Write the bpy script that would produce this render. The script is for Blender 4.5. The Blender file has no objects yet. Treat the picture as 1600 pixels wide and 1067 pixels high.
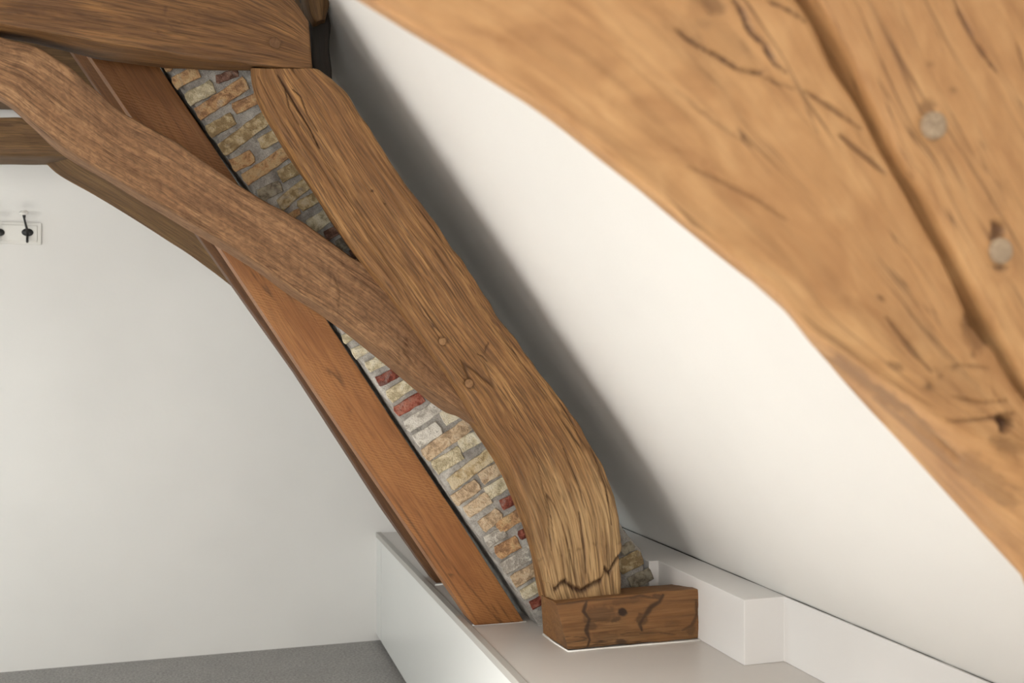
import bpy, bmesh, math, random
import numpy as np
from mathutils import Vector, Matrix
random.seed(7)
S = bpy.context.scene
C = S.collection

# ------------------------------------------------------------------ camera
F = 1560.0
TH = math.atan(480.0 / F)            # yaw to the right of the room's long axis
PI_ = math.atan(16.5 / F)            # slight upward pitch
CAM = np.array([0.0, 0.0, 1.35])
cam_d = bpy.data.cameras.new('camera'); cam = bpy.data.objects.new('camera', cam_d); C.objects.link(cam)
cam_d.sensor_width = 36; cam_d.lens = 36 * F / 1600
cam.location = CAM; cam.rotation_euler = (math.pi / 2 + PI_, 0, -TH)
cam_d.dof.use_dof = True; cam_d.dof.focus_distance = 2.85; cam_d.dof.aperture_fstop = 4.6
cam_d.clip_start = .02
S.camera = cam
# ------------------------------------------------------------------ world, light, exposure
S.view_settings.view_transform = 'Standard'; S.view_settings.look = 'None'
S.view_settings.gamma = 1; S.view_settings.use_curve_mapping = False
S.view_settings.exposure = -0.38
w = bpy.data.worlds.new('world'); S.world = w; w.use_nodes = True
w.node_tree.nodes['Background'].inputs[0].default_value = (.80, .90, 1, 1)
w.node_tree.nodes['Background'].inputs[1].default_value = 1.0
def area(name, loc, target, sx, sy, power, col):
    l = bpy.data.lights.new(name, 'AREA'); l.shape = 'RECTANGLE'; l.size = sx; l.size_y = sy
    l.energy = power; l.color = col
    o = bpy.data.objects.new(name, l); C.objects.link(o); o.location = loc
    d = Vector(target) - Vector(loc); o.rotation_euler = d.to_track_quat('-Z', 'Y').to_euler()
    return o
# daylight through the window in the end wall behind the camera and through the near roof window on the left, plus added side and gable lights
area('daylight_end_window', (-.85, -1.62, 1.25), (-.3, 3.5, 1.15), 1.5, 1.3, 62, (1, .965, .91))
area('side_key_light', (-3.0, .35, 1.25), (1.4, 2.3, 1.2), 1.2, 1.1, 62, (1, .955, .90))  # added key light from the left; the slope has no opening here
area('gable_fill_light', (-2.75, 3.3, 2.15), (-1.2, 4.1, 0), .9, .9, 25, (.84, .97, 1))  # added fill that lifts the lower gable wall
rw = area('daylight_roof_window', (-2.6, 1.25, 2.35), (-.85, 1.5, 0), 1.0, 1.1, 205, (1, .985, .955)); rw.data.spread = math.radians(50)

# ------------------------------------------------------------------ pixel of the survey photograph -> point on a plane of the room
_fw = np.array([math.sin(TH) * math.cos(PI_), math.cos(TH) * math.cos(PI_), math.sin(PI_)])
_rt = np.array([math.cos(TH), -math.sin(TH), 0.0])
_up = np.cross(_rt, _fw)
def ray(px, py):
    px = np.asarray(px, float); py = np.asarray(py, float)
    return _fw + ((px - 800) / F)[..., None] * _rt + ((533.5 - py) / F)[..., None] * _up
def P(px, py, Y):
    d = ray(px, py); return CAM + d * (np.asarray(Y) / d[..., 1])[..., None]
def PZ(px, py, z):
    d = ray(px, py); return CAM + d * ((z - CAM[2]) / d[..., 2])[..., None]
GY = 4.67                              # the gable wall
ZT = .503                              # cabinet top
ZB = .68                               # boxed ledge top
TAN = 1.40                             # roof pitch
XC = float(PZ(1229, 931, ZB)[0])       # where the sloped ceiling meets the ledge
XCAB = float(PZ(590, 834, ZT)[0])      # cabinet front
XR = XC - 2.75                         # ridge

# ------------------------------------------------------------------ numpy noise
_rng = np.random.RandomState(3)
_perm = _rng.permutation(256); _perm = np.concatenate([_perm, _perm, _perm])
_grad = _rng.normal(size=(256, 3)); _grad /= np.linalg.norm(_grad, axis=1)[:, None]
def noise(x, y, z):
    x, y, z = np.broadcast_arrays(np.asarray(x, float), y, z)
    xi = np.floor(x).astype(int); yi = np.floor(y).astype(int); zi = np.floor(z).astype(int)
    xf, yf, zf = x - xi, y - yi, z - zi
    u, v, w_ = [t * t * t * (t * (t * 6 - 15) + 10) for t in (xf, yf, zf)]
    xi &= 255; yi &= 255; zi &= 255
    r = 0
    for dx in (0, 1):
        for dy in (0, 1):
            for dz in (0, 1):
                g = _grad[_perm[_perm[_perm[xi + dx] + yi + dy] + zi + dz] & 255]
                dot = g[..., 0] * (xf - dx) + g[..., 1] * (yf - dy) + g[..., 2] * (zf - dz)
                r = r + dot * (u if dx else 1 - u) * (v if dy else 1 - v) * (w_ if dz else 1 - w_)
    return r * 1.5
def ss(a, b, x):
    t = np.clip((x - a) / (b - a), 0, 1); return t * t * (3 - 2 * t)

# ------------------------------------------------------------------ materials
def newmat(name):
    m = bpy.data.materials.new(name); m.use_nodes = True
    nt = m.node_tree; return m, nt, nt.nodes['Principled BSDF']
def ramp(nt, pts):
    r = nt.nodes.new('ShaderNodeValToRGB'); e = r.color_ramp.elements
    while len(e) < len(pts): e.new(.5)
    for k, (p, c) in enumerate(pts):
        e[k].position = p; e[k].color = (*c, 1) if len(c) == 3 else c
    return r
def math_(nt, op, a, b=None, clamp=False):
    n = nt.nodes.new('ShaderNodeMath'); n.operation = op; n.use_clamp = clamp
    for k, v in enumerate((a, b)):
        if v is None: continue
        if isinstance(v, (int, float)): n.inputs[k].default_value = v
        else: nt.links.new(v, n.inputs[k])
    return n.outputs[0]
def mix(nt, fac, a, b, mode='MIX'):
    n = nt.nodes.new('ShaderNodeMix'); n.data_type = 'RGBA'; n.blend_type = mode
    for s, v in ((0, fac), (6, a), (7, b)):
        if isinstance(v, (int, float)): n.inputs[s].default_value = v
        elif isinstance(v, tuple): n.inputs[s].default_value = (*v, 1)
        else: nt.links.new(v, n.inputs[s])
    return n.outputs[2]
def noise_n(nt, vec, scale, sc=1.0, detail=4, rough=.55, dist=0):
    mp = nt.nodes.new('ShaderNodeMapping'); mp.inputs['Scale'].default_value = scale
    nt.links.new(vec, mp.inputs[0])
    n = nt.nodes.new('ShaderNodeTexNoise'); n.inputs['Scale'].default_value = sc
    n.inputs['Detail'].default_value = detail; n.inputs['Roughness'].default_value = rough
    n.inputs['Distortion'].default_value = dist
    nt.links.new(mp.outputs[0], n.inputs[0]); return n.outputs[0]

def wood(name, dark, mid, light, tint, rough=.62, streak=.5, saw=0, bump=.35, vein=(.05, .02, .006), spec=.35, pale=None, grainy=.6, soft=0, pores=0, mottle=0, veins=.75, sawk=.12):
    m, nt, b = newmat(name)
    at = nt.nodes.new('ShaderNodeAttribute'); at.attribute_name = 'grain'
    v = at.outputs['Vector']
    broad = noise_n(nt, v, (1.6, 13, 13), 1, 5, .6, .6)
    fine = noise_n(nt, v, (7, 150, 150), 1, 6, .65, .3)
    mid_n = noise_n(nt, v, (4, 50, 50), 1, 5, .6, .8)
    blot = noise_n(nt, v, (3.2, 5, 5), 1, 4, .6, .5)
    if soft: broad = noise_n(nt, v, (2.6, 9, 9), 1, 6, .62, .8); mid_n = noise_n(nt, v, (14, 30, 30), 1, 5, .6, .6)
    s = math_(nt, 'ADD', math_(nt, 'MULTIPLY', broad, 1 - grainy), math_(nt, 'MULTIPLY', mid_n, grainy))
    base = ramp(nt, [(.33, dark), (.5, mid), (.68, light)]); nt.links.new(s, base.inputs[0])
    fr = ramp(nt, [(.36, (.38, .34, .30)), (.52, (1, 1, 1)), (.70, (1.22, 1.2, 1.15))]); nt.links.new(fine, fr.inputs[0])
    col = mix(nt, streak, base.outputs[0], mix(nt, 1.0, base.outputs[0], fr.outputs[0], 'MULTIPLY'))
    br = ramp(nt, [(.35, (0, 0, 0)), (.62, (1, 1, 1))]); nt.links.new(blot, br.inputs[0])
    col = mix(nt, math_(nt, 'MULTIPLY', br.outputs[0], .55), col, tint)
    if pores:
        pn_ = noise_n(nt, v, (11, 230, 230), 1, 2, .5, .2); pr_ = ramp(nt, [(.54, (0, 0, 0)), (.62, (1, 1, 1))]); nt.links.new(pn_, pr_.inputs[0])
        col = mix(nt, math_(nt, 'MULTIPLY', pr_.outputs[0], pores), col, tuple(c * .38 for c in mid))
    if mottle:
        mn_ = noise_n(nt, v, (45, 85, 85), 1, 4, .7, .6); mr_ = ramp(nt, [(.40, (.62, .58, .55)), (.52, (1, 1, 1)), (.64, (1.3, 1.28, 1.22))]); nt.links.new(mn_, mr_.inputs[0])
        col = mix(nt, mottle, col, mix(nt, 1.0, col, mr_.outputs[0], 'MULTIPLY'))
    # dark narrow veins along the grain
    vn = noise_n(nt, v, (2.2, 34, 34), 1, 3, .5, .2)
    vv = math_(nt, 'ABSOLUTE', math_(nt, 'SUBTRACT', vn, .5))
    vr = ramp(nt, [(0, (1, 1, 1)), (.018, (0, 0, 0))]); nt.links.new(vv, vr.inputs[0])
    gate = ramp(nt, [(.5, (0, 0, 0)), (.6, (1, 1, 1))]); nt.links.new(broad, gate.inputs[0])
    col = mix(nt, math_(nt, 'MULTIPLY', math_(nt, 'MULTIPLY', vr.outputs[0], gate.outputs[0]), veins), col, vein)
    hgt = fine
    if saw:
        w1 = nt.nodes.new('ShaderNodeTexWave'); w1.wave_type = 'BANDS'; w1.inputs['Scale'].default_value = saw
        w1.inputs['Distortion'].default_value = 5.0; w1.inputs['Detail'].default_value = 2; w1.inputs['Detail Scale'].default_value = 1.5
        mp = nt.nodes.new('ShaderNodeMapping'); mp.inputs['Rotation'].default_value = (0, 0, .45); nt.links.new(v, mp.inputs[0]); nt.links.new(mp.outputs[0], w1.inputs[0])
        g2 = ramp(nt, [(.42, (0, 0, 0)), (.6, (1, 1, 1))]); nt.links.new(noise_n(nt, v, (5, 6, 6), 1, 3), g2.inputs[0])
        sw = math_(nt, 'MULTIPLY', w1.outputs[1], g2.outputs[0])
        col = mix(nt, math_(nt, 'MULTIPLY', sw, sawk), col, light)
        hgt = math_(nt, 'ADD', math_(nt, 'MULTIPLY', fine, .7), math_(nt, 'MULTIPLY', sw, .35))
    if pale:
        ap = nt.nodes.new('ShaderNodeAttribute'); ap.attribute_name = 'pale'
        pn = ramp(nt, [(.3, (.25, .25, .25)), (.6, (1, 1, 1))]); nt.links.new(mid_n, pn.inputs[0])
        col = mix(nt, math_(nt, 'MULTIPLY', ap.outputs['Fac'], pn.outputs[0]), col, pale)
    a2 = nt.nodes.new('ShaderNodeAttribute'); a2.attribute_name = 'cav'
    col = mix(nt, a2.outputs['Fac'], col, vein)
    nt.links.new(col, b.inputs['Base Color'])
    b.inputs['Roughness'].default_value = rough; b.inputs['Specular IOR Level'].default_value = spec
    bp = nt.nodes.new('ShaderNodeBump'); bp.inputs['Strength'].default_value = bump; bp.inputs['Distance'].default_value = .003
    nt.links.new(hgt, bp.inputs['Height']); nt.links.new(bp.outputs[0], b.inputs['Normal'])
    return m

M = {}
M['post'] = wood('oak_post', (.10, .042, .013), (.245, .12, .040), (.42, .235, .090), (.17, .078, .025), streak=.9, bump=.9, pale=(.52, .35, .17), pores=.75)
M['collar'] = wood('oak_collar', (.078, .034, .010), (.165, .078, .024), (.29, .15, .050), (.10, .043, .013), streak=.9, bump=.8, pores=.7)
M['brace'] = wood('oak_brace', (.13, .066, .032), (.215, .116, .056), (.31, .18, .092), (.17, .085, .038), streak=.7, saw=10, rough=.85, bump=.8, grainy=.75, pores=.5, mottle=.6)
M['rafter'] = wood('rafter_wood', (.17, .066, .019), (.265, .11, .033), (.34, .155, .052), (.21, .078, .022), streak=.45, saw=30, rough=.5, bump=.4, veins=.25, sawk=.5)
M['rear'] = wood('rear_oak', (.075, .039, .014), (.15, .08, .028), (.24, .138, .05), (.10, .052, .019), streak=.8, bump=.5, pores=.5)
M['near'] = wood('honey_oak', (.32, .155, .060), (.465, .252, .104), (.59, .35, .158), (.37, .18, .070), streak=.22, bump=.5, rough=.5, vein=(.06, .022, .008), soft=1)
M['block'] = wood('block_oak', (.10, .05, .020), (.20, .105, .041), (.30, .17, .075), (.23, .10, .032), streak=.6, bump=.5, vein=(.03, .016, .010))
M['peg'] = wood('peg_wood', (.16, .08, .035), (.26, .14, .06), (.32, .18, .08), (.2, .1, .04), bump=.3)
M['peg_dark'] = wood('dark_peg_wood', (.07, .032, .012), (.13, .065, .025), (.19, .10, .04), (.1, .045, .016), bump=.5)
M['peg_near'] = wood('grey_peg_wood', (.27, .20, .135), (.34, .255, .17), (.40, .31, .21), (.4, .28, .18), bump=.2)

def plaster(name, col, rough=.75, bump=.12, scale=60, var=.03, spec=.25):
    m, nt, b = newmat(name)
    g = nt.nodes.new('ShaderNodeNewGeometry')
    n = noise_n(nt, g.outputs['Position'], (1, 1, 1), scale, 5, .6)
    n2 = noise_n(nt, g.outputs['Position'], (1, 1, 1), 1.7, 3, .5)
    r = ramp(nt, [(.3, tuple(c * (1 - var) for c in col)), (.7, tuple(min(1, c * (1 + var)) for c in col))]); nt.links.new(n2, r.inputs[0])
    nt.links.new(r.outputs[0], b.inputs['Base Color'])
    b.inputs['Roughness'].default_value = rough; b.inputs['Specular IOR Level'].default_value = spec
    bp = nt.nodes.new('ShaderNodeBump'); bp.inputs['Strength'].default_value = bump; bp.inputs['Distance'].default_value = .003
    nt.links.new(n, bp.inputs['Height']); nt.links.new(bp.outputs[0], b.inputs['Normal'])
    return m
M['wall'] = plaster('white_wall_paint', (.80, .79, .765))
M['ceil'] = plaster('white_ceiling_paint', (.80, .785, .755))
M['lacquer'] = plaster('white_lacquer', (.78, .79, .77), rough=.28, bump=.02, scale=30, var=.01, spec=.5)
M['top'] = plaster('grey_white_top', (.60, .565, .53), rough=.3, bump=.02, scale=30, var=.015, spec=.5)
M['trimgrey'] = plaster('grey_edge_trim', (.45, .43, .40), rough=.4, bump=.04, var=.02)
M['box'] = plaster('white_ledge_paint', (.80, .785, .77), rough=.5, bump=.05)
M['caulk'] = plaster('white_caulk', (.86, .84, .80), rough=.5, bump=.2, scale=300)
M['gap'] = plaster('dark_gap', (.03, .028, .025), rough=.9)
M['iron'] = plaster('black_iron', (.02, .02, .02), rough=.35, bump=.1, spec=.5)
M['porcelain'] = plaster('white_porcelain', (.85, .83, .78), rough=.12, bump=0, spec=.6)
M['board'] = plaster('white_board_paint', (.80, .79, .75), rough=.4, bump=.03)

def carpet():
    m, nt, b = newmat('grey_carpet')
    g = nt.nodes.new('ShaderNodeNewGeometry')
    n = noise_n(nt, g.outputs['Position'], (1, 1, 1), 95, 5, .85)
    n2 = noise_n(nt, g.outputs['Position'], (1, 1, 1), 6, 3, .6)
    r = ramp(nt, [(.3, (.19, .18, .17)), (.5, (.43, .415, .395)), (.72, (.70, .68, .65))]); nt.links.new(n, r.inputs[0])
    c = mix(nt, .25, r.outputs[0], mix(nt, 1.0, r.outputs[0], n2, 'MULTIPLY'))
    nt.links.new(c, b.inputs['Base Color']); b.inputs['Roughness'].default_value = .95
    bp = nt.nodes.new('ShaderNodeBump'); bp.inputs['Strength'].default_value = .8; bp.inputs['Distance'].default_value = .006
    nt.links.new(n, bp.inputs['Height']); nt.links.new(bp.outputs[0], b.inputs['Normal'])
    return m
M['carpet'] = carpet()

def brickmat(name, c1, c2, c3):
    m, nt, b = newmat(name)
    g = nt.nodes.new('ShaderNodeNewGeometry'); oi = nt.nodes.new('ShaderNodeObjectInfo')
    n = noise_n(nt, g.outputs['Position'], (1, 1, 1), 38, 5, .65, .4)
    f = noise_n(nt, g.outputs['Position'], (1, 1, 1), 240, 4, .7)
    s = math_(nt, 'ADD', n, math_(nt, 'MULTIPLY', math_(nt, 'SUBTRACT', oi.outputs['Random'], .5), .16))
    r = ramp(nt, [(.40, tuple(q * .8 for q in c1)), (.5, c2), (.60, c3)]); nt.links.new(s, r.inputs[0])
    pr = ramp(nt, [(.28, (.35, .3, .25)), (.42, (1, 1, 1))]); nt.links.new(f, pr.inputs[0])
    c = mix(nt, .9, r.outputs[0], mix(nt, 1.0, r.outputs[0], pr.outputs[0], 'MULTIPLY'))
    pt = ramp(nt, [(.60, (0, 0, 0)), (.68, (1, 1, 1))]); nt.links.new(noise_n(nt, g.outputs['Position'], (1, 1, 1), 75, 3, .6, .3), pt.inputs[0])
    c = mix(nt, math_(nt, 'MULTIPLY', pt.outputs[0], .45), c, tuple(q * .45 for q in c1))
    sm = ramp(nt, [(.58, (0, 0, 0)), (.72, (1, 1, 1))]); nt.links.new(noise_n(nt, g.outputs['Position'], (1, 1, 1), 22, 4, .6, .5), sm.inputs[0])
    c = mix(nt, math_(nt, 'MULTIPLY', sm.outputs[0], .5), c, (.40, .37, .33))      # smeared mortar
    nt.links.new(c, b.inputs['Base Color']); b.inputs['Roughness'].default_value = .9
    bp = nt.nodes.new('ShaderNodeBump'); bp.inputs['Strength'].default_value = 1; bp.inputs['Distance'].default_value = .010
    nt.links.new(math_(nt, 'ADD', n, math_(nt, 'MULTIPLY', f, .5)), bp.inputs['Height']); nt.links.new(bp.outputs[0], b.inputs['Normal'])
    return m
BM = {
 'y': brickmat('yellow_brick', (.42, .30, .15), (.56, .435, .245), (.66, .56, .38)),
 'p': brickmat('pale_yellow_brick', (.58, .49, .31), (.68, .60, .41), (.76, .70, .54)),
 'o': brickmat('orange_brick', (.40, .22, .11), (.56, .33, .16), (.62, .43, .23)),
 'k': brickmat('peach_brick', (.48, .34, .21), (.60, .44, .28), (.68, .55, .38)),
 'r': brickmat('red_brick', (.17, .035, .02), (.29, .075, .045), (.40, .15, .10)),
 'w': brickmat('whitish_brick', (.48, .44, .38), (.62, .59, .52), (.74, .71, .64)),
 'g': brickmat('grey_tan_brick', (.24, .20, .15), (.34, .30, .22), (.44, .39, .29)),
 'b': brickmat('reddish_brown_brick', (.16, .075, .05), (.26, .14, .10), (.34, .22, .16)),
}
def mortar():
    m, nt, b = newmat('grey_mortar')
    g = nt.nodes.new('ShaderNodeNewGeometry')
    n = noise_n(nt, g.outputs['Position'], (1, 1, 1), 25, 5, .6)
    f = noise_n(nt, g.outputs['Position'], (1, 1, 1), 320, 4, .7)
    r = ramp(nt, [(.33, (.22, .205, .185)), (.5, (.36, .34, .31)), (.68, (.52, .50, .455))]); nt.links.new(n, r.inputs[0])
    pr = ramp(nt, [(.3, (.4, .4, .4)), (.48, (1, 1, 1)), (.7, (1.2, 1.2, 1.2))]); nt.links.new(f, pr.inputs[0])
    nt.links.new(mix(nt, .9, r.outputs[0], mix(nt, 1.0, r.outputs[0], pr.outputs[0], 'MULTIPLY')), b.inputs['Base Color'])
    b.inputs['Roughness'].default_value = .95
    bp = nt.nodes.new('ShaderNodeBump'); bp.inputs['Strength'].default_value = .9; bp.inputs['Distance'].default_value = .004
    nt.links.new(f, bp.inputs['Height']); nt.links.new(bp.outputs[0], b.inputs['Normal'])
    return m
M['mortar'] = mortar()

# ------------------------------------------------------------------ object helpers
def link(name, me, m, parent=None, smooth=False):
    if m is not None: me.materials.append(m)
    if smooth:
        me.polygons.foreach_set('use_smooth', [True] * len(me.polygons))
    o = bpy.data.objects.new(name, me); C.objects.link(o)
    if parent is not None: o.parent = parent; o.matrix_parent_inverse = Matrix.Translation(-parent.location)
    return o
def tag(o, label, cat, group=None):
    o['label'] = label; o['category'] = cat
    if group: o['group'] = group
    return o
def struct(o, label, cat='structure'):
    o['kind'] = 'structure'; o['label'] = label; o['category'] = cat; return o
def thing(name, loc, label, cat, group=None):
    o = bpy.data.objects.new(name, None); C.objects.link(o); o.location = loc; o.empty_display_size = .1
    return tag(o, label, cat, group)
def box(name, x0, x1, y0, y1, z0, z1, m, parent=None, bev=0):
    bm = bmesh.new()
    bmesh.ops.create_cube(bm, size=1)
    for v in bm.verts:
        v.co = Vector((x0 + (v.co.x + .5) * (x1 - x0), y0 + (v.co.y + .5) * (y1 - y0), z0 + (v.co.z + .5) * (z1 - z0)))
    if bev: bmesh.ops.bevel(bm, geom=list(bm.edges), offset=bev, segments=2, affect='EDGES', profile=.5)
    me = bpy.data.meshes.new(name); bm.to_mesh(me); bm.free()
    return link(name, me, m, parent)
def prism(name, pts, y0, y1, m, parent=None, bev=0):
    """polygon of (x, z) extruded along the room from y0 to y1"""
    bm = bmesh.new(); vs = [bm.verts.new((x, y0, z)) for x, z in pts]
    f = bm.faces.new(vs); r = bmesh.ops.extrude_face_region(bm, geom=[f])
    bmesh.ops.translate(bm, verts=[v for v in r['geom'] if isinstance(v, bmesh.types.BMVert)], vec=(0, y1 - y0, 0))
    bmesh.ops.recalc_face_normals(bm, faces=list(bm.faces))
    if bev: bmesh.ops.bevel(bm, geom=list(bm.edges), offset=bev, segments=2, affect='EDGES', profile=.5)
    me = bpy.data.meshes.new(name); bm.to_mesh(me); bm.free()
    return link(name, me, m, parent)
def plan(name, pts, z0, z1, m, parent=None, bev=0):
    """plan polygon of (x, y) extruded up from z0 to z1"""
    bm = bmesh.new(); vs = [bm.verts.new((x, y, z0)) for x, y in pts]
    f = bm.faces.new(vs); r = bmesh.ops.extrude_face_region(bm, geom=[f])
    bmesh.ops.translate(bm, verts=[v for v in r['geom'] if isinstance(v, bmesh.types.BMVert)], vec=(0, 0, z1 - z0))
    bmesh.ops.recalc_face_normals(bm, faces=list(bm.faces))
    if bev: bmesh.ops.bevel(bm, geom=list(bm.edges), offset=bev, segments=2, affect='EDGES', profile=.5)
    me = bpy.data.meshes.new(name); bm.to_mesh(me); bm.free()
    return link(name, me, m, parent)
def tube(name, pts, rad, m, parent=None, n=8):
    pts = [Vector(p) for p in pts]
    if not hasattr(rad, '__len__'): rad = [rad] * len(pts)
    bm = bmesh.new(); rings = []
    for i, p in enumerate(pts):
        t = (pts[min(i + 1, len(pts) - 1)] - pts[max(i - 1, 0)]).normalized()
        a = t.orthogonal().normalized() if i == 0 else (a - t * a.dot(t)).normalized()
        b = t.cross(a)
        rings.append([bm.verts.new(p + (a * math.cos(k * 2 * math.pi / n) + b * math.sin(k * 2 * math.pi / n)) * rad[i]) for k in range(n)])
    for r0, r1 in zip(rings, rings[1:]):
        for k in range(n): bm.faces.new((r0[k], r0[(k + 1) % n], r1[(k + 1) % n], r1[k]))
    bm.faces.new(rings[0][::-1]); bm.faces.new(rings[-1])
    bmesh.ops.recalc_face_normals(bm, faces=list(bm.faces))
    me = bpy.data.meshes.new(name); bm.to_mesh(me); bm.free()
    return link(name, me, m, parent, smooth=True)
def lathe(name, prof, loc, axis, m, parent=None, n=20):
    """profile of (radius, height) turned about axis"""
    q = Vector((0, 0, 1)).rotation_difference(Vector(axis)); bm = bmesh.new(); rings = []
    for r, h in prof:
        rings.append([bm.verts.new(Vector(loc) + q @ Vector((r * math.cos(k * 2 * math.pi / n), r * math.sin(k * 2 * math.pi / n), h))) for k in range(n)])
    for r0, r1 in zip(rings, rings[1:]):
        for k in range(n): bm.faces.new((r0[k], r0[(k + 1) % n], r1[(k + 1) % n], r1[k]))
    bm.faces.new(rings[0][::-1]); bm.faces.new(rings[-1])
    bmesh.ops.recalc_face_normals(bm, faces=list(bm.faces))
    me = bpy.data.meshes.new(name); bm.to_mesh(me); bm.free()
    return link(name, me, m, parent, smooth=True)

def resample(pts, n, smooth=True):
    pts = np.array(pts, float)
    if smooth and len(pts) > 2:                       # Catmull-Rom through the points
        q = []
        pe = np.vstack([2 * pts[0] - pts[1], pts, 2 * pts[-1] - pts[-2]])
        for i in range(len(pts) - 1):
            a, b, c, d = pe[i:i + 4]; t = np.linspace(0, 1, 12, endpoint=False)[:, None]
            q.append(.5 * (2 * b + (c - a) * t + (2 * a - 5 * b + 4 * c - d) * t * t + (3 * b - a - 3 * c + d) * t ** 3))
        pts = np.vstack(q + [pts[-1:]])
    s = np.r_[0, np.cumsum(np.linalg.norm(np.diff(pts, axis=0), axis=1))]
    t = np.linspace(0, s[-1], n)
    return np.stack([np.interp(t, s, pts[:, k]) for k in range(pts.shape[1])], 1)

def seg_dist(p, poly):
    """distance (pixel) from points p (n,2) to polyline, and 0..1 along it"""
    best = np.full(len(p), 1e9); al = np.zeros(len(p)); L = 0
    poly = np.array(poly, float); tot = np.sum(np.linalg.norm(np.diff(poly, axis=0), axis=1))
    for a, b in zip(poly, poly[1:]):
        d = b - a; l = np.linalg.norm(d); t = np.clip(((p - a) @ d) / (l * l), 0, 1)
        r = np.linalg.norm(p - (a + t[:, None] * d), axis=1); m = r < best
        best = np.where(m, r, best); al = np.where(m, (L + t * l) / tot, al); L += l
    return best, al

def project(W):
    d = W - CAM
    z = d @ _fw
    return np.stack([800 + F * (d @ _rt) / z, 533.5 - F * (d @ _up) / z], -1)

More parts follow.
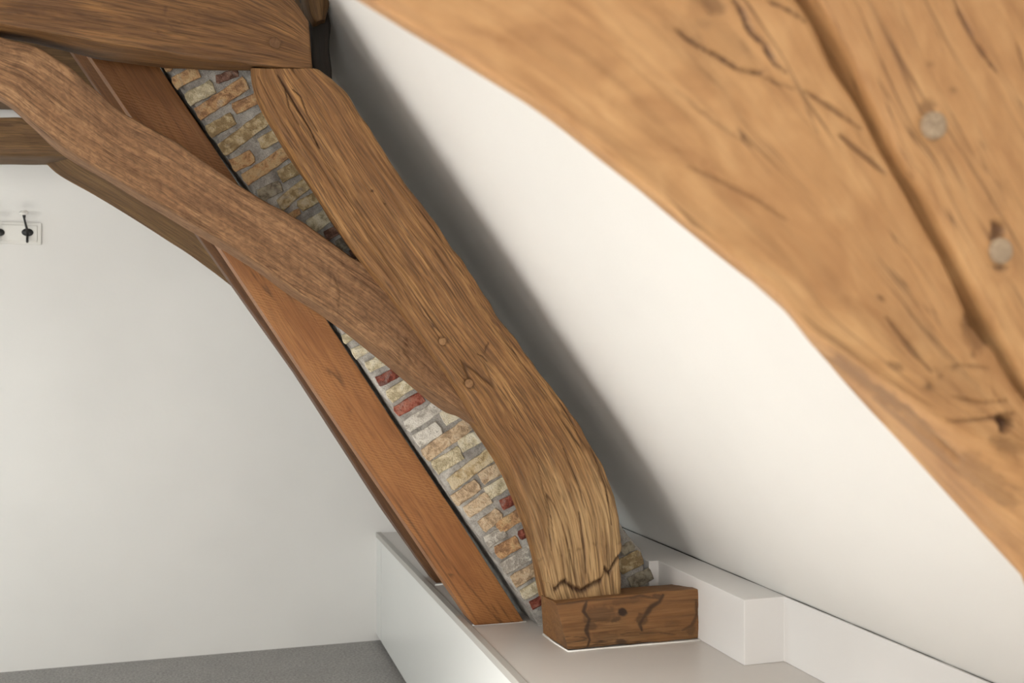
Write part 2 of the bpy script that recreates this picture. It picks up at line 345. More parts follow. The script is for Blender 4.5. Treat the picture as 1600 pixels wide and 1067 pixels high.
def beam(name, Lp, Rp, Yf, Yb, m, parent=None, LB=None, RB=None, ds=.004, dl=None, r=.012, lump=.004, grain=.0012, check=.003, seed=0,
         cracks=(), stains=(), pale=None, uniform=False, wane=.004, extra=None, gsc=1.0, wid_var=0, smooth=True):
    """A hewn timber. Lp / Rp: its two long edges on the plane y=Yf, top to bottom; LB / RB the same edges on the back plane y=Yb."""
    if dl is None: dl = ds * 1.5
    w3 = lambda pp, Y: P(pp[:, 0], pp[:, 1], Y)
    A0 = w3(resample(Lp, 200, smooth), Yf); A1 = w3(resample(Rp, 200, smooth), Yf)
    Lm = np.sum(np.linalg.norm(np.diff((A0 + A1) / 2, axis=0), axis=1)); n = max(8, int(Lm / dl))
    fl = w3(resample(Lp, n, smooth), Yf); fr = w3(resample(Rp, n, smooth), Yf)
    dY = np.array([0, Yb - Yf, 0])
    bl = w3(resample(LB, n, smooth), Yb) if LB is not None else fl + dY
    br = w3(resample(RB, n, smooth), Yb) if RB is not None else fr + dY
    wd = np.linalg.norm(fr - fl, axis=1).mean(); dp = abs(Yb - Yf)
    r = min(r, wd * .3, dp * .3)
    lo = []
    arc = lambda ca, cb, a0: [(ca + r * math.cos(a0 + k * math.pi / 10), cb + r * math.sin(a0 + k * math.pi / 10)) for k in range(6)]
    lo += arc(r, r, math.pi)                                             # front-left
    nf = max(4, int((wd - 2 * r) / ds)); lo += [(r + (wd - 2 * r) * k / nf, 0) for k in range(1, nf)]
    lo += arc(wd - r, r, 1.5 * math.pi)
    nr = max(3, int((dp - 2 * r) / (ds * 4))); lo += [(wd, r + (dp - 2 * r) * k / nr) for k in range(1, nr)]
    lo += arc(wd - r, dp - r, 0)
    nb = max(3, int(wd / .04)); lo += [(wd - r - (wd - 2 * r) * k / nb, dp) for k in range(1, nb)]
    lo += arc(r, dp - r, .5 * math.pi)
    nl = max(3, int((dp - 2 * r) / (ds * 1.5))); lo += [(0, dp - r - (dp - 2 * r) * k / nl) for k in range(1, nl)]
    lo = np.array(lo); k = len(lo)
    fa = (lo[:, 0] / wd)[None, :, None]; fb = (lo[:, 1] / dp)[None, :, None]
    W = (fl[:, None] * (1 - fa) + fr[:, None] * fa) * (1 - fb) + (bl[:, None] * (1 - fa) + br[:, None] * fa) * fb
    cen = (fl + fr) / 2; u = np.r_[0, np.cumsum(np.linalg.norm(np.diff(cen, axis=0), axis=1))]
    U = np.broadcast_to(u[:, None], (n, k)); Aa = np.broadcast_to(lo[None, :, 0], (n, k)); Bb = np.broadcast_to(lo[None, :, 1], (n, k))
    du = np.gradient(W, axis=0); dv = np.roll(W, -1, 1) - np.roll(W, 1, 1)
    N = np.cross(du, dv); N /= np.linalg.norm(N, axis=2)[..., None] + 1e-12
    out = W - W.mean(1, keepdims=True)
    if (N * out).sum() < 0: N = -N
    s = seed * 7.3
    h = lump * (noise(U * 3.1 + s, Aa * 7, Bb * 7 + s) + .5 * noise(U * 9 + s, Aa * 16, Bb * 16))
    g1 = noise(U * 5 * gsc + s, Aa * 85 * gsc, Bb * 85 * gsc + 3); g2 = noise(U * 14 + s, Aa * 200, Bb * 200)
    rough_zone = .45 + .8 * ss(-.1, .35, noise(U * 2.3 + s, Aa * 6, Bb * 6 + 11))
    h = h + grain * rough_zone * (g1 + .5 * g2)
    cn = noise(U * 1.7 + s, Aa * 24 + 5, Bb * 24 + s); ck = (1 - ss(0, .05, np.abs(cn))) * ss(-.04, .16, noise(U * 1.3 + s, Aa * 9, Bb * 9 + 31))
    h = h - check * ck
    cav = .65 * ck + .32 * rough_zone * ss(.08, .5, -g1) * min(1, grain / .0015)
    # edges worn away unevenly
    ed = np.minimum.reduce([np.hypot(Aa, Bb), np.hypot(Aa - wd, Bb)])
    h = h - wane * ss(.03, 0, ed) * (.6 + 1.2 * noise(U * 16 + s, Bb * 0 + 2, (Aa > wd / 2) * 9.0))
    px = project(W.reshape(-1, 3)).reshape(n, k, 2); front = (Bb < dp * .5).reshape(-1)
    pf = px.reshape(-1, 2)
    h = h.reshape(-1).copy(); cav = cav.reshape(-1).copy()
    for poly, wpx, dep, dk in cracks:
        d, al = seg_dist(pf, poly); wob = 1 + .6 * noise(pf[:, 0] * .06, pf[:, 1] * .06, 2.0 + s)
        wl = wpx * wob * (.35 + .65 * np.sin(np.clip(al, .02, .98) * math.pi) ** .5)
        e = (1 - ss(wl * .35, wl * 1.1, d)) * front
        h -= dep * e; cav = np.maximum(cav, dk * e)
    for (cx, cy, rx, ry, ang, dk, dep) in stains:
        q = pf - np.array([cx, cy]); ca, sa = math.cos(math.radians(ang)), math.sin(math.radians(ang))
        q = np.stack([q[:, 0] * ca + q[:, 1] * sa, -q[:, 0] * sa + q[:, 1] * ca], 1) / np.array([rx, ry])
        rr = np.linalg.norm(q, axis=1) * (1 + .45 * noise(pf[:, 0] * .08 + cx, pf[:, 1] * .08, s) + .25 * noise(pf[:, 0] * .25 + cx, pf[:, 1] * .25, s))
        e = (1 - ss(.6, 1.1, rr)) * front
        h -= dep * e; cav = np.maximum(cav, dk * e)
    if extra is not None:
        dh, dc = extra(pf, front, U.reshape(-1), Aa.reshape(-1), Bb.reshape(-1)); h += dh; cav = np.clip(cav + dc, 0, 1)
    V = W.reshape(-1, 3) + N.reshape(-1, 3) * h[:, None]
    idx = np.arange(n * k).reshape(n, k)
    q = np.stack([idx[:-1], idx[1:], np.roll(idx, -1, 1)[1:], np.roll(idx, -1, 1)[:-1]], -1).reshape(-1, 4)
    faces = q.tolist() + [idx[0].tolist(), idx[-1][::-1].tolist()]
    me = bpy.data.meshes.new(name); me.from_pydata(V.tolist(), [], faces)
    bm = bmesh.new(); bm.from_mesh(me); bmesh.ops.recalc_face_normals(bm, faces=list(bm.faces)); bm.to_mesh(me); bm.free()
    G = np.stack([U + seed * 3.7, Aa + seed * 1.3, Bb], -1).reshape(-1, 3)
    at = me.attributes.new('grain', 'FLOAT_VECTOR', 'POINT'); at.data.foreach_set('vector', G.astype(np.float32).ravel())
    at = me.attributes.new('cav', 'FLOAT', 'POINT'); at.data.foreach_set('value', np.clip(cav, 0, 1).astype(np.float32))
    if pale is not None:
        at = me.attributes.new('pale', 'FLOAT', 'POINT'); at.data.foreach_set('value', pale(pf, front).astype(np.float32))
    o = link(name, me, m, parent)
    me.polygons.foreach_set('use_smooth', [True] * (len(faces) - 2) + [False] * 2)
    return o

# ================================================================== THE SETTING
zr = ZB + 2.75 * TAN
XL = XR - 2.75
fl = box('floor', XL - 1.0, XC + .9, -1.9, GY + .2, -.1, 0, M['carpet']); struct(fl, 'speckled grey carpeted floor below the white gable wall', 'floor')
y0, y1 = -1.9, GY + .2
# sloped ceilings are 12 cm thick boards running the room's length
def slope(name, xa, za, xb, zb, sgn, label):
    n = Vector((zb - za, 0, -(xb - xa))).normalized() * .12 * sgn
    o = prism(name, [(xa, za), (xb, zb), (xb + n.x, zb + n.z), (xa + n.x, za + n.z)], y0, y1, M['ceil'])
    return struct(o, label, 'ceiling')
e = .55
slope('ceiling_right', XC + e / TAN, ZB - e, XR, zr, 1, 'white plastered sloped ceiling rising from the boxed ledge on the right')
def leftslope():
    xa, za, xb, zb = XL - e / TAN, ZB - e, XR, zr
    s = Vector((xb - xa, 0, zb - za)); L = s.length; s.normalize(); n = Vector((-s.z, 0, s.x)) * .12
    bm = bmesh.new()
    def slab(t0, t1, ya, yb):
        c = []
        for t in (t0, t1):
            for yy in (ya, yb):
                for k in (0, 1): c.append(bm.verts.new(Vector((xa, yy, za)) + s * t + n * k))
        for f in ((0, 1, 3, 2), (4, 6, 7, 5), (0, 4, 5, 1), (2, 3, 7, 6), (0, 2, 6, 4), (1, 5, 7, 3)): bm.faces.new([c[i] for i in f])
    slab(0, 1.6, y0, y1); slab(3.0, L, y0, y1); slab(1.6, 3.0, y0, .7); slab(1.6, 3.0, 1.8, 2.8); slab(1.6, 3.0, 3.8, y1)     # roof window opening and a far one added for the gable light
    bmesh.ops.recalc_face_normals(bm, faces=list(bm.faces))
    me = bpy.data.meshes.new('ceiling_left'); bm.to_mesh(me); bm.free()
    return struct(link('ceiling_left', me, M['ceil']), 'white sloped ceiling on the far left with a roof window opening and a second one added for light', 'ceiling')
leftslope()
gab = [(XL - .9, -.1), (XC + .9, -.1), (XC + .9, ZB - .5), (XR, zr + .2), (XL - .9, ZB - .5)]
struct(prism('wall_back', gab, GY, GY + .15, M['wall']), 'plain white gable wall behind the old timbers', 'wall')
def frontwall():
    bm = bmesh.new()
    wx0, wx1, wz0, wz1 = -1.7, 0.0, .5, 2.0
    lft = [(XL - .9, -.1), (wx0, -.1), (wx0, zr - .5), (XR, zr + .2), (XL - .9, ZB - .5)]
    rgt = [(wx1, -.1), (XC + .9, -.1), (XC + .9, ZB - .5), (wx1, ZB - .5 + (XC + .9 - wx1) * 1.5)]
    for pts in (lft, rgt, [(wx0, -.1), (wx1, -.1), (wx1, wz0), (wx0, wz0)], [(wx0, wz1), (wx1, wz1), (wx1, zr - .9), (wx0, zr - .5)]):
        f = bm.faces.new([bm.verts.new((x, -1.75, z)) for x, z in pts])
        r = bmesh.ops.extrude_face_region(bm, geom=[f]); bmesh.ops.translate(bm, verts=[v for v in r['geom'] if isinstance(v, bmesh.types.BMVert)], vec=(0, -.15, 0))
    bmesh.ops.recalc_face_normals(bm, faces=list(bm.faces))
    me = bpy.data.meshes.new('wall_front'); bm.to_mesh(me); bm.free()
    return struct(link('wall_front', me, M['wall']), 'white end wall with a window opening behind the viewer', 'wall')
frontwall()

# boxed ledge under the slope: plan steps narrower towards the viewer
xa_ = float(PZ(1163, 1040, ZT)[0]); ya_ = float(PZ(1163, 1040, ZT)[1])
xb_ = float(PZ(1230, 1036, ZT)[0])
yc_ = 2.935; xc_ = float(P(1014, 880, yc_)[0])
XW = XC + .02
led = plan('trim_1', [(xb_, -1.7), (XW, -1.7), (XW, GY), (xc_, GY), (xc_, yc_), (xa_, yc_), (xa_, ya_), (xb_, ya_)], ZT, ZB, M['box'], bev=.002)
struct(led, 'white boxed ledge stepping along the foot of the sloped ceiling', 'ledge')
# knee wall behind the cabinet
struct(box('wall_right', XC + .03, XC + .12, -1.75, GY, 0, ZB - .02, M['wall']), 'low white knee wall behind the cabinet', 'wall')
crack = tube('trim_2', [(XC - .005, y, ZB + .001) for y in np.linspace(.6, GY, 60)], [random.uniform(.0003, .0009) + (.0014 if 2.9 < y < 3.7 else 0) * random.uniform(.5, 1) for y in np.linspace(.6, GY, 60)], M['gap'])
struct(crack, 'dark hairline joint between the ledge top and the sloped ceiling', 'joint')

# ================================================================== CABINET
cab = thing('low_cabinet', (XCAB + .3, 1.5, 0), 'low white lacquered built-in cabinet along the right under the slope', 'cabinet')
ystile = float(P(595, 900, GY)[0])
# end stile beside the gable wall and the long front panel
def ray_x(px, py, X):
    d = ray(px, py); return CAM + d * ((X - CAM[0]) / d[0])
ys = float(ray_x(595.5, 900, XCAB)[1])
box('end_stile', XCAB, XCAB + .02, ys + .006, GY, .03, ZT - .022, M['lacquer'], cab, bev=.0015)
box('front_panel', XCAB, XCAB + .02, -1.6, ys - .006, .03, ZT - .022, M['lacquer'], cab, bev=.0015)
box('plinth', XCAB + .045, XCAB + .06, -1.6, GY, 0, .06, M['gap'], cab)
box('back_strip', XCAB + .003, XCAB + .018, ys - .0058, ys + .0058, .03, ZT - .03, M['gap'], cab)
xe = float(PZ(759, 1000, ZT)[0])
box('worktop', xe + .0012, XC + .02, -1.6, GY, ZT - .022, ZT, M['top'], cab)
box('edge_trim', XCAB - .003, xe, -1.6, GY, ZT - .02, ZT + .003, M['trimgrey'], cab, bev=.002)

# ================================================================== BRICK INFILL
Yk = 2.93
br_L = [(225, 40), (268, 113), (330, 205), (387, 285), (455, 395), (528, 508), (610, 632), (690, 752), (770, 868), (824, 950), (846, 984)]
br_R = [(455, 40), (487, 88), (512, 118), (543, 160), (572, 208), (640, 305), (760, 475), (860, 640), (955, 800), (1003, 860), (1018, 925)]
panel = beam('brick_infill', br_L, br_R, Yk, Yk + .42, M['mortar'], ds=.004, r=.006, lump=.004, grain=.0, check=0, wane=.006, seed=5, smooth=False,
             extra=lambda p, f, U, A, B: (.0022 * noise(U * 60, A * 60, B * 60) + .0015 * noise(U * 140, A * 140, B * 140), 0 * U))
tag(panel, 'strip of old tilted brickwork with grey mortar between the post and the rafter', 'brickwork')
BR = [  # left end, right end, thickness in pixel, kind
 (258,109,270,104,8,'o'), (271,131,311,110,17,'o'), (291,157,334,134,18,'p'), (337,125,372,112,11,'b'), (307,180,386,128,18,'o'),
 (365,171,412,148,15,'o'), (325,207,366,184,18,'y'), (345,236,424,178,19,'y'), (405,226,445,204,16,'y'), (361,261,396,243,18,'o'),
 (381,283,458,231,17,'o'), (436,277,480,253,18,'y'), (404,307,440,290,16,'g'), (436,322,490,278,16,'y'), (467,324,508,300,15,'y'),
 (482,356,528,327,19,'p'), (450,340,470,329,9,'o'), (508,370,545,350,13,'b'), (527,386,560,367,15,'g'), (547,400,575,384,14,'b'),
 (535,532,572,512,12,'p'), (551,554,592,533,14,'p'), (573,575,620,552,15,'p'), (589,598,640,571,14,'r'), (606,621,658,588,17,'p'),
 (618,644,662,618,15,'r'), (634,668,697,626,17,'w'), (649,691,688,667,18,'w'), (690,656,730,634,19,'p'), (662,713,740,657,18,'k'),
 (717,698,756,677,17,'p'), (678,732,722,706,19,'p'), (702,759,772,706,18,'y'), (709,784,748,755,17,'k'), (750,749,792,724,17,'k'),
 (759,773,800,747,18,'p'), (728,802,765,776,17,'k'), (782,790,812,776,14,'r'), (751,824,782,801,17,'k'), (778,826,820,799,17,'o'),
 (759,848,790,828,16,'w'), (811,838,836,826,13,'r'), (776,865,811,845,18,'o'), (785,890,833,860,18,'w'), (800,910,842,885,17,'k'),
 (815,930,850,911,15,'p'), (828,947,856,933,12,'r'), (966,887,1003,869,20,'y'), (983,913,1018,895,17,'g'), (970,862,990,851,13,'g'),
]
# courses go on behind the post: short fill-ins so the wall reads whole from the side
for k_, (x, y) in enumerate([(470, 215), (500, 262), (525, 300), (560, 350), (800, 700), (825, 745), (850, 800), (880, 855)]):
    BR.append((x, y, x + 45, y - 28, 16, 'yokpwyko'[k_]))
def brick(x0, y0_, x1, y1_, th, kind, i):
    rg = random.Random(i * 13 + 1)
    ax = np.array([x1 - x0, y1_ - y0_], float); L = np.linalg.norm(ax); ax /= L; nn = np.array([-ax[1], ax[0]])
    # courses are squared to the roof slope; ends slant a little
    th *= 1.24; h = th / 2.0; sl = rg.uniform(-.12, .12) * th; n_l, n_w = max(3, int(L / 9)), 2
    c = np.array([(x0 + x1) / 2, (y0_ + y1_) / 2]); out = []
    def add(s_, t_, j): out.append(c + ax * (s_ + rg.uniform(-j, j)) + nn * (t_ + rg.uniform(-j, j)))
    for k in range(n_l + 1):
        s_ = -L / 2 + 1.6 + (L - 3.2) * k / n_l; add(s_, -h, .9)
    add(L / 2, -h * .5, 1.2); add(L / 2 + sl * .5, h * .3, 1.2)
    for k in range(n_l + 1):
        s_ = L / 2 - 1.6 - (L - 3.2) * k / n_l; add(s_, h, .9)
    add(-L / 2, h * .5, 1.2); add(-L / 2 + sl * .5, -h * .3, 1.2)
    o2 = np.array(out); pro = rg.uniform(.005, .009); n = len(o2)
    cc = o2.mean(0)
    def inset(p, q):
        d = p - cc; s_ = d @ ax; t_ = d @ nn
        s_ = s_ * (1 - q / (L / 2 + 1e-6)); t_ = t_ * (1 - q / h)
        return cc + s_[:, None] * ax + t_[:, None] * nn
    R = [P(o2[:, 0], o2[:, 1], Yk + .02), P(o2[:, 0], o2[:, 1], Yk - pro * .45)]
    i1 = inset(o2, 1.0); R.append(P(i1[:, 0], i1[:, 1], Yk - pro))
    V = np.vstack(R); V[2 * n:, 1] += np.array([rg.uniform(-.0012, .0012) for _ in range(n)])
    V = np.vstack([V, V[2 * n:].mean(0)[None] - np.array([0, .0008, 0])])
    fs = []
    for r_ in range(2):
        for k in range(n): a = r_ * n + k; b = r_ * n + (k + 1) % n; fs.append((a, b, b + n, a + n))
    for k in range(n): fs.append((2 * n + k, 2 * n + (k + 1) % n, 3 * n))
    me = bpy.data.meshes.new('brick'); me.from_pydata(V.tolist(), [], fs)
    bm = bmesh.new(); bm.from_mesh(me); bmesh.ops.recalc_face_normals(bm, faces=list(bm.faces)); bm.to_mesh(me); bm.free()
    link('brick', me, BM[kind], panel, smooth=False)
for i, b_ in enumerate(BR): brick(*b_, i)

# ================================================================== RAFTERS (new timber) behind the post
ra = beam('front_rafter', [(60, -30), (142, 90), (343, 387), (520, 652), (620, 798), (684, 893), (741, 977)],
          [(165, -30), (252, 108), (370, 283), (512, 502), (600, 636), (714, 806), (819, 971)], 2.99, 3.12, M['rafter'],
          ds=.005, r=.003, lump=.001, grain=.0003, check=0, wane=.001, seed=11, smooth=False,
          stains=[(704, 898, 5, 2.5, 0, .6, .001), (690, 792, 3, 2, 0, .5, .001), (545, 640, 9, 4, 60, .25, 0), (700, 880, 14, 7, 20, .12, 0)])
tag(ra, 'wide smooth orange-brown sawn rafter standing on the cabinet left of the bricks', 'rafter')
cl = tube('caulk_line', [tuple(PZ(x, y, ZT + .001)) for x, y in [(738, 977), (780, 974), (822, 971)]], .0028, M['caulk'], ra)
M['rafter_shaded'] = wood('shaded_rafter_wood', (.075, .030, .010), (.125, .053, .018), (.17, .08, .028), (.09, .036, .012), streak=.5, saw=22, rough=.55, bump=.3)  # rear rafter wood darkened to carry the front rafter's shadow
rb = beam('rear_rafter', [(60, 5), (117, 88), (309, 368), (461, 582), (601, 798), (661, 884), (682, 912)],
          [(180, 5), (237, 88), (429, 368), (581, 582), (721, 798), (781, 884), (800, 905)], 3.59, 3.72, M['rafter_shaded'],
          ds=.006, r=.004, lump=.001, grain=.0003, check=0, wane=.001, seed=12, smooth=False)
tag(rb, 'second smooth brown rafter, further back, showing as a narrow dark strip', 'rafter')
tube('caulk_line', [tuple(PZ(x, y, ZT + .001)) for x, y in [(680, 914), (698, 912), (720, 910)]], .0028, M['caulk'], rb)

# ================================================================== REAR TRUSS
beam('rear_collar_beam', [(-900, 185), (-300, 182), (0, 181), (40, 184), (120, 190), (330, 200)],
     [(-900, 238), (-300, 240), (0, 243), (60, 243), (130, 245), (330, 250)], 3.85, 4.05, M['rear'], ds=.006, r=.012, lump=.005, seed=21, wane=.005,
     stains=[(97, 233, 3.5, 3, 0, .8, .002), (12, 195, 14, 4, 10, .5, .001), (55, 212, 22, 5, 5, .35, .001)])
tag(bpy.data.objects['rear_collar_beam'], 'dark horizontal collar beam at the far left edge, furthest back', 'beam')
beam('rear_brace', [(175, 228), (250, 262), (330, 310), (400, 360), (470, 425)],
     [(105, 240), (130, 255), (200, 296), (281, 345), (345, 393), (430, 470)], 3.87, 4.03, M['rear'], ds=.006, r=.014, lump=.004, seed=22, wane=.004,
     RB=[(60, 247), (90, 276), (150, 309), (230, 358), (300, 403), (370, 456), (420, 500)])
tag(bpy.data.objects['rear_brace'], 'olive-brown curved brace running down from the far collar beam', 'brace')
beam('dark_void_board', [(-200, 20), (100, 40), (330, 60)], [(-200, 145), (100, 158), (330, 160)], 4.35, 4.55, M['rear'], ds=.01, seed=23)  # added board that makes the void above the rear collar dark
tag(bpy.data.objects['dark_void_board'], 'added dark board for the void seen through the gap under the front collar beam', 'beam')

# ================================================================== FRONT TRUSS
def peg(px, py, Y, r, mk, parent, out=.003):
    c = P(px, py, Y)
    o = lathe('peg', [(r * .96, -.012), (r, -out * .2), (r * .93, out * .8), (r * .6, out), (r * .01, out * 1.05)], tuple(c), (0, -1, 0), mk, parent, n=18)
    me = o.data
    V = np.array([v.co for v in me.vertices]); G = np.stack([V[:, 1] * 2, V[:, 0], V[:, 2]], 1)
    at = me.attributes.new('grain', 'FLOAT_VECTOR', 'POINT'); at.data.foreach_set('vector', G.astype(np.float32).ravel())
    at = me.attributes.new('cav', 'FLOAT', 'POINT'); at.data.foreach_set('value', np.zeros(len(V), np.float32))
    return o

# brace
bra = beam('front_brace', [(-260, -80), (-120, 0), (0, 55), (50, 67), (100, 98), (150, 140), (200, 180), (262, 212), (330, 258), (400, 305), (470, 345), (540, 393), (602, 434), (650, 480), (700, 560), (740, 640)],
           [(-260, 10), (-120, 90), (0, 150), (50, 190), (100, 228), (175, 275), (250, 320), (320, 362), (385, 400), (450, 445), (515, 488), (580, 538), (640, 588), (700, 630), (722, 645), (748, 668)],
           2.76, 2.90, M['brace'], RB=[(-260, 25), (-120, 100), (0, 160), (48, 198), (98, 243), (172, 285), (248, 332), (320, 375), (383, 412), (448, 458), (512, 500), (578, 550), (638, 600), (690, 640), (715, 650), (740, 665)],
           ds=.0035, r=.007, lump=.004, grain=.0008, check=.0015, wane=.004, seed=31,
           cracks=[([(520, 427), (531, 455), (527, 492)], 1.5, .002, .5), ([(300, 300), (340, 330), (380, 345)], 1, .0015, .4), ([(160, 200), (240, 250)], 1, .0015, .35)],
           stains=[(540, 455, 26, 12, 40, .16, .001), (620, 580, 16, 5, 30, .2, .001)])
tag(bra, 'long rough-sawn brace crossing diagonally in front of the rafter up to the collar', 'brace')

# collar
col = beam('front_collar_beam', [(-1350, -260), (-500, -190), (-100, -150), (200, -120), (380, -70), (440, -25), (463, 0), (472, 14), (482, 32)],
           [(-1350, -30), (-500, 8), (-200, 26), (0, 39), (90, 53), (150, 64), (262, 82), (330, 93), (390, 100), (440, 106), (488, 109)], 2.70, 2.88, M['collar'],
           RB=[(-1350, -10), (-500, 25), (-200, 44), (0, 60), (56, 69), (150, 94), (262, 108), (330, 111), (390, 112), (440, 112), (484, 112)],
           ds=.004, dl=.006, r=.008, lump=.005, grain=.0016, check=.003, wane=.003, seed=41, smooth=False,
           cracks=[([(264, -5), (256, 25), (244, 58)], .9, .0012, .55), ([(340, 8), (300, 27), (250, 50)], .9, .0012, .55), ([(0, 45), (100, 60), (240, 85)], 1.5, .002, .5),
                   ([(100, 20), (220, 30), (330, 35)], 1.2, .002, .45), ([(0, 20), (60, 22)], 1.2, .002, .5), ([(355, 3), (358, 60)], .6, .0006, .3)],
           stains=[(430, 67, 13, 13, 0, .45, .002), (40, 15, 45, 7, 3, .35, 0), (470, 60, 6, 18, 0, .18, .001)])
tag(col, 'thick dark brown collar beam across the top left resting on the post', 'beam')
peg(430, 67, 2.70, .0155, M['peg_dark'], col, out=.0015)

# post
pL = [(393, 106), (396, 128), (412, 165), (440, 212), (480, 275), (520, 340), (560, 397), (600, 448), (640, 505), (682, 562), (722, 615), (752, 665), (784, 712), (808, 762), (832, 820), (846, 870), (856, 915), (866, 945)]
pR = [(500, 108), (522, 125), (548, 152), (575, 195), (612, 252), (650, 305), (695, 367), (735, 425), (772, 482), (822, 548), (866, 605), (902, 655), (940, 722), (964, 785), (971, 830), (974, 880), (976, 922), (978, 938)]
pLB = [(392, 108), (398, 150), (412, 182), (441, 232), (480, 290), (519, 352), (556, 408), (596, 458), (634, 512), (672, 566), (708, 622), (740, 672), (768, 718), (792, 765), (814, 815), (830, 865), (838, 905), (842, 930)]
def post_extra(p, f, U, A, B):
    # broken-off surface layer above the foot: rim drops inwards along a jagged line
    jag = np.array([(840, 905), (858, 912), (869, 917), (877, 907), (884, 905), (896, 915), (910, 920), (921, 912), (928, 908), (941, 902), (944, 884), (950, 889), (953, 892), (957, 879), (965, 868), (980, 852)], float)
    jy = np.interp(p[:, 0], jag[:, 0], jag[:, 1]) + 2.0 * noise(p[:, 0] * .3, 0, 1)
    jag2 = np.interp(p[:, 0], [840, 870, 878, 890, 905, 915, 935, 945, 960, 980], [872, 868, 865, 862, 858, 851, 849, 852, 850, 845]) + 2 * noise(p[:, 0] * .35, 5, 1)
    below = ss(-1.0, 1.0, p[:, 1] - jy) * f
    # the ledge in the wood: a dark undercut just under the line
    band = np.exp(-((p[:, 1] - jy - 4.5) / 4.4) ** 2) * f * (p[:, 0] > 866)
    jag2 = jag2 + 9 * noise(p[:, 0] * .06, 8, 1); b2 = np.exp(-((p[:, 1] - jag2) / 2.0) ** 2) * f * ss(.0, .4, .1 + noise(p[:, 0] * .08, 3, 1))
    deep = ss(640, 820, p[:, 1]) * f
    fur = noise(U * 4, A * 70, B * 70 + 9)
    c2 = noise(U * 3, A * 110 + 5, B * 70)
    dh = -.006 * below - .006 * band - .002 * b2 + deep * (.0018 * fur - .003 * (1 - ss(0, .12, np.abs(c2))))
    return dh, .9 * band + .35 * b2 + .4 * deep * (1 - ss(0, .10, np.abs(c2)))
def post_pale(p, f):
    return np.clip(ss(650, 850, p[:, 1]) * .85 * ss(795, 880, p[:, 0]) * (.75 + .5 * noise(p[:, 0] * .03, p[:, 1] * .01, 4)), 0, 1) * f
yk = ([(748, 540), (756, 553), (748, 562)], 1.6, .003, .9)
post = beam('cruck_post', pL, pR, 2.70, 2.88, M['post'], LB=pLB, ds=.0026, dl=.0036, r=.011, lump=.007, grain=.0030, check=.0045, wane=.006, seed=51,
            cracks=[([(434, 117), (448, 140), (462, 165), (483, 198), (500, 232)], 2.2, .006, .9), ([(458, 140), (470, 150), (480, 178), (497, 205)], 1.6, .004, .8), ([(446, 140), (452, 168), (470, 200)], 1.4, .004, .7),
                    ([(404, 120), (440, 190), (500, 285)], 1.3, .003, .5), ([(470, 205), (520, 290), (600, 400), (650, 480)], 1.2, .002, .35),
                    ([(763, 535), (757, 552)], 1.5, .003, .85), ([(746, 553), (754, 556), (762, 565)], 1.7, .003, .85), ([(704, 560), (716, 575), (726, 588)], 1.3, .002, .55),
                    ([(660, 490), (690, 520)], 1, .002, .5), ([(880, 700), (905, 760), (915, 800)], 1.4, .004, .6), ([(840, 720), (856, 800), (862, 860)], 1.4, .003, .5),
                    ([(925, 700), (946, 760), (955, 820)], 1.6, .005, .7), ([(905, 800), (912, 850), (916, 895)], 1.8, .004, .75)],
            stains=[(582, 298, 2.2, 2.2, 0, .95, .004), (602, 318, 1.8, 1.8, 0, .9, .003), (692, 533, 9, 9, 0, .55, .002), (733, 599, 10, 10, 0, .6, .002),
                    (565, 320, 10, 26, -32, .22, 0), (755, 560, 22, 32, -30, .2, 0), (700, 450, 20, 50, -32, .12, 0), (520, 160, 22, 30, -30, .15, 0), (938, 742, 6, 14, -10, .35, .002)],
            extra=post_extra, pale=post_pale)
tag(post, 'massive weathered curved oak post leaning along the slope, standing on the block', 'post')
peg(692, 533, 2.70, .0115, M['peg'], post); peg(733, 599, 2.70, .0125, M['peg'], post)

# block at the post's foot, with its longer left flank
blk = beam('oak_foot_block', [(868, 941), (936, 933), (1028, 924), (1092, 920)], [(888, 1016), (960, 1010), (1030, 1004), (1092, 998)], 2.665, 2.845, M['block'],
           ds=.0028, dl=.003, r=.004, lump=.003, grain=.0009, check=.001, wane=.003, seed=61, smooth=False,
           LB=[(845, 930), (920, 924), (1000, 917), (1064, 910)], RB=[(849, 990), (920, 985), (1000, 979), (1062, 974)],
           cracks=[([(917, 940), (912, 955), (921, 968), (916, 985), (922, 1000), (918, 1012)], 4.5, .001, .85), ([(1036, 930), (1030, 940), (1018, 948), (1008, 962), (1000, 975), (1003, 985)], 5, .001, .8),
                   ([(880, 1010), (900, 1012), (950, 1008)], 2, .001, .5), ([(985, 935), (1000, 931), (1022, 934)], 3, .001, .6), ([(1066, 985), (1080, 978), (1089, 960), (1088, 940)], 4, .001, .6),
                   ([(1000, 990), (1030, 988), (1055, 992)], 2.5, .001, .5), ([(870, 945), (920, 938), (985, 934)], 2.5, .002, .6)],
           stains=[(940, 960, 30, 15, -5, .45, 0), (925, 978, 8, 7, 60, .5, 0), (974, 957, 7, 9, 30, .95, .001), (962, 968, 12, 4, -20, .6, 0), (971, 1003, 9, 6, 0, .75, 0), (945, 995, 24, 9, 0, .3, 0),
                   (1003, 968, 10, 9, 30, .55, .001), (1030, 932, 9, 4, 0, .6, 0), (1079, 985, 10, 7, -40, .45, 0), (1050, 975, 14, 6, -20, .18, 0), (980, 940, 30, 5, -6, .35, 0)])
tag(blk, 'low squared oak block with black stains under the curved post', 'block')
tube('caulk_line', [tuple(PZ(x, y, ZT + .001)) for x, y in [(849, 991), (866, 1004), (888, 1018), (940, 1013), (1000, 1008), (1060, 1003), (1094, 1000)]], [.0035, .0025, .003, .002, .0026, .0018, .003], M['caulk'], blk)
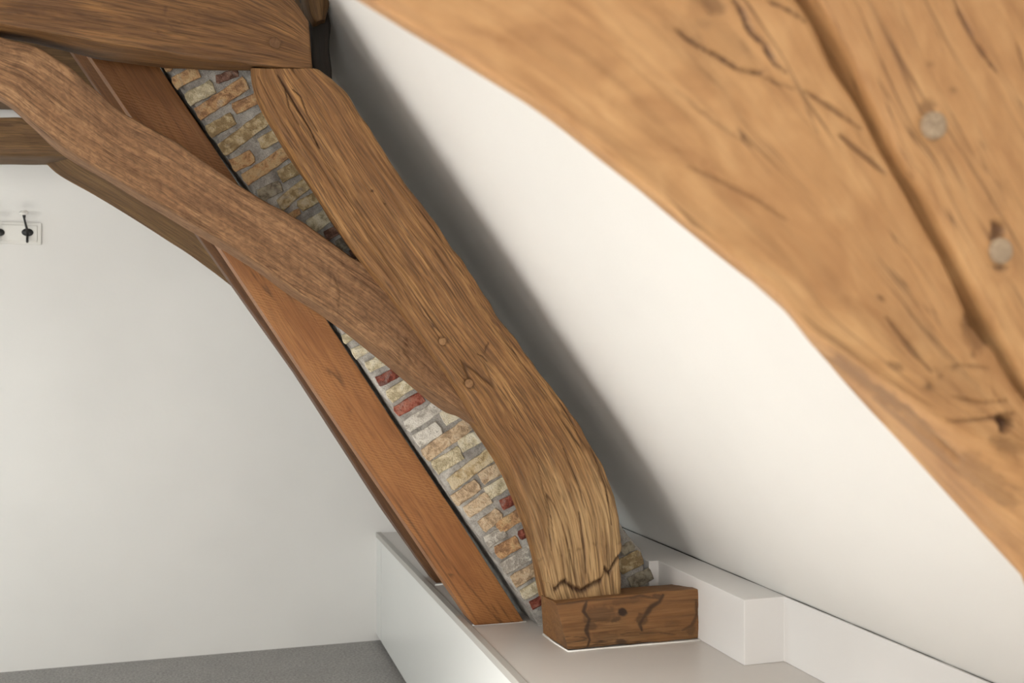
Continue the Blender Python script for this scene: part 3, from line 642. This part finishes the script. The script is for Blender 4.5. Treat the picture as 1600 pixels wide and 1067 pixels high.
tube('caulk_line', [tuple(P(x, y, 2.66)) for x, y in [(1094, 1000), (1094, 970), (1095, 940), (1093, 920)]], [.002, .0026, .0018, .002], M['caulk'], blk)

# purlin end above the post
pur = beam('purlin', [(455, -90), (472, -30), (482, 12), (492, 34)], [(500, -90), (510, -30), (517, 2), (512, 28)], 2.85, 3.6, M['rear'], ds=.006, r=.02, lump=.008, seed=71, wane=.01, grain=.003)
tag(pur, 'rough dark purlin end poking out behind the collar beam at the top', 'purlin')

M['gap_shade'] = wood('gap_shade_black', (.010, .008, .006), (.018, .014, .010), (.03, .022, .015), (.012, .009, .007), bump=.4)
st = beam('gap_shade_strip', [(470, -20), (480, 20), (486, 60), (488, 95), (500, 135)], [(508, -20), (513, 15), (516, 45), (516, 80), (519, 122)], 2.90, 3.0, M['gap_shade'], ds=.005, r=.008, lump=.006, seed=72)  # added near-black strip in place of the gap's deep shade
tag(st, 'added black strip standing for the shade between the collar beam end and the ceiling', 'shade strip')

# ================================================================== NEAR TRUSS (out of focus)
YN = .77
nL = [(-600, -800), (-200, -520), (200, -255), (450, -85), (570, 2), (640, 46), (705, 86), (775, 128), (850, 176), (930, 238), (1010, 301), (1062, 346), (1110, 384), (1165, 427), (1205, 458), (1255, 516), (1320, 560), (1380, 600), (1440, 640), (1520, 682), (1600, 716), (1720, 770), (1800, 810)]
nR = [(-250, -1000), (200, -850), (700, -500), (1000, -270), (1150, -130), (1258, 0), (1309, 98), (1347, 160), (1376, 215), (1403, 267), (1435, 322), (1464, 372), (1492, 430), (1520, 488), (1550, 532), (1576, 575), (1600, 616), (1650, 690), (1700, 750), (1750, 790), (1810, 800)]
nLB = [(-600, -770), (-200, -500), (200, -240), (450, -75), (568, 6), (638, 50), (703, 90), (773, 132), (848, 180), (928, 242), (1008, 305), (1060, 350), (1108, 388), (1162, 431), (1200, 460), (1250, 512), (1300, 578), (1352, 638), (1400, 690), (1500, 800), (1600, 906), (1700, 1010), (1760, 1070)]
nb = beam('near_brace', nL, nR, YN, YN + .13, M['near'], LB=nLB, ds=.0022, dl=.003, r=.012, lump=.003, grain=.0006, check=.0, wane=.003, seed=81,
          cracks=[([(1052, 42), (1089, 70), (1122, 87), (1155, 108), (1187, 115), (1197, 103)], 4, .004, .9), ([(1145, -10), (1164, 23), (1173, 47), (1197, 70), (1211, 98), (1230, 112)], 5, .005, .95),
                  ([(1187, 115), (1215, 130), (1240, 138)], 3, .002, .5), ([(1201, 0), (1234, 14), (1262, 33)], 4, .003, .7), ([(1258, 141), (1300, 169), (1347, 202)], 4.5, .003, .6), ([(1314, 211), (1384, 270)], 5, .003, .65),
                  ([(1056, 141), (1115, 190), (1173, 230)], 3, .0015, .35), ([(1075, 258), (1122, 281), (1187, 314), (1225, 342)], 4, .002, .4), ([(1386, 497), (1423, 544), (1456, 581)], 5, .002, .6),
                  ([(1260, 540), (1330, 590), (1420, 650), (1500, 720)], 9, .003, .45), ([(1480, 660), (1540, 655), (1590, 645)], 4, .003, .55), ([(1470, 590), (1500, 570), (1545, 575)], 3, .002, .4),
                  ([(1490, 620), (1540, 630), (1580, 625)], 3, .003, .4)],
          stains=[(1535, 520, 30, 32, 30, .42, .003), (1520, 500, 12, 16, 0, .55, .002), (1572, 662, 13, 17, -20, 1.0, .012), (1376, 466, 8, 5, 30, .65, .001), (1400, 572, 16, 6, 20, .45, .001), (1452, 604, 10, 8, 0, .5, .001), (1420, 520, 60, 40, 40, .10, 0), (1500, 600, 55, 30, 20, .16, .002), (1100, 60, 90, 50, 30, .12, 0),
                  (1385, 625, 50, 12, 38, .5, 0), (1115, 5, 28, 14, 30, .5, .002), (1100, 38, 18, 10, 0, .3, 0), (1575, 700, 30, 18, 30, .3, .003), (1560, 770, 40, 14, 40, .35, 0), (1440, 690, 120, 16, 42, .38, 0), (1530, 740, 60, 22, 40, .32, 0), (1330, 575, 60, 10, 42, .4, 0)])  # long lower patches: stain and the underside's dimmer light painted together
tag(nb, 'large golden oak brace, out of focus, sweeping across the upper right nearest the camera', 'brace')
qL = [(600, -1000), (950, -560), (1150, -220), (1281, 0), (1323, 72), (1356, 138), (1408, 246), (1445, 302), (1497, 398), (1548, 492), (1600, 584), (1700, 740), (1800, 930), (1880, 1200), (1925, 1450), (1945, 1720)]
qR = [tuple(project(np.array([XC - .02 - (z - ZB) / TAN, YN - .01, z]))) for z in (2.55, 2.3, 2.0, 1.7, 1.5, 1.3, 1.1, .9, .75)] + [tuple(project(np.array([XC - .05, YN - .01, ZT])))]
nq = beam('near_post', qL, qR, YN - .01, YN + .17, M['near'], ds=.003, dl=.004, r=.008, lump=.002, grain=.0005, check=.0, wane=.003, seed=91,
          cracks=[([(1488, -5), (1520, 60), (1556, 110)], 4, .004, .75), ([(1590, 70), (1602, 110)], 3, .002, .5)],
          stains=[(1452, 165, 12, 10, 0, .45, .002), (1561, 360, 13, 16, 0, .8, .005), (1563, 418, 14, 6, 0, .7, .003), (1490, 140, 6, 5, 0, .4, 0), (1560, 310, 20, 30, 0, .12, 0), (1455, 100, 7, 5, 0, .35, .001)])
tag(nq, 'golden oak post at the upper right edge with grey pegs beside the dark gap', 'post')
peg(1459, 196, YN - .012, .013, M['peg_near'], nq, out=.004); peg(1564, 392, YN - .012, .0125, M['peg_near'], nq, out=.003)

# ================================================================== COAT RACK on the gable wall
a = P(64, 348, GY - .018); b = P(64, 382, GY - .018)
xr_, zt_, zb_ = float(a[0]), float(a[2]), float(b[2]); xl_ = xr_ - .75
rack = thing('coat_rack', ((xl_ + xr_) / 2, GY, zb_), 'white moulded board with black hooks on the gable wall', 'coat rack')
box('board', xl_, xr_, GY - .012, GY, zb_, zt_, M['board'], rack, bev=.002)
box('raised_panel', xl_ + .014, xr_ - .014, GY - .018, GY - .010, zb_ + .012, zt_ - .012, M['board'], rack, bev=.003)
def hook(px):
    dx = px - 43
    X = lambda x, y, Y: tuple(P(x + dx, y, Y))
    c = P(px, 363, GY - .02); base = (float(c[0]), GY - .018, float(c[2]))
    h = tube('hook', [X(43, 368, GY - .024), X(42, 358, GY - .034), X(40, 350, GY - .046), X(38, 342, GY - .056), X(37.5, 336, GY - .06)], [.0062, .005, .0042, .0042, .007], M['iron'], rack)
    bp_ = lathe('backplate', [(.021, 0), (.023, .003), (.017, .006), (.009, .009), (.001, .010)], base, (0, -1, 0), M['iron'], h, n=20)
    for v in bp_.data.vertices: v.co.z = base[2] + (v.co.z - base[2]) * .72
    tube('lower_hook', [X(43, 366, GY - .024), X(42.5, 373, GY - .034), X(42.5, 378, GY - .046), X(42.6, 376, GY - .056)], [.0052, .0048, .0048, .0055], M['iron'], h)
    k = lathe('knob', [(.005, 0), (.016, .003), (.0185, .008), (.015, .013), (.006, .016), (.0005, .0165)], X(37.5, 335, GY - .06), (-.05, -.45, .9), M['porcelain'], h, n=20)
    k['label'] = 'white porcelain knob'
for q in (43, -2, -47, -92): hook(q)
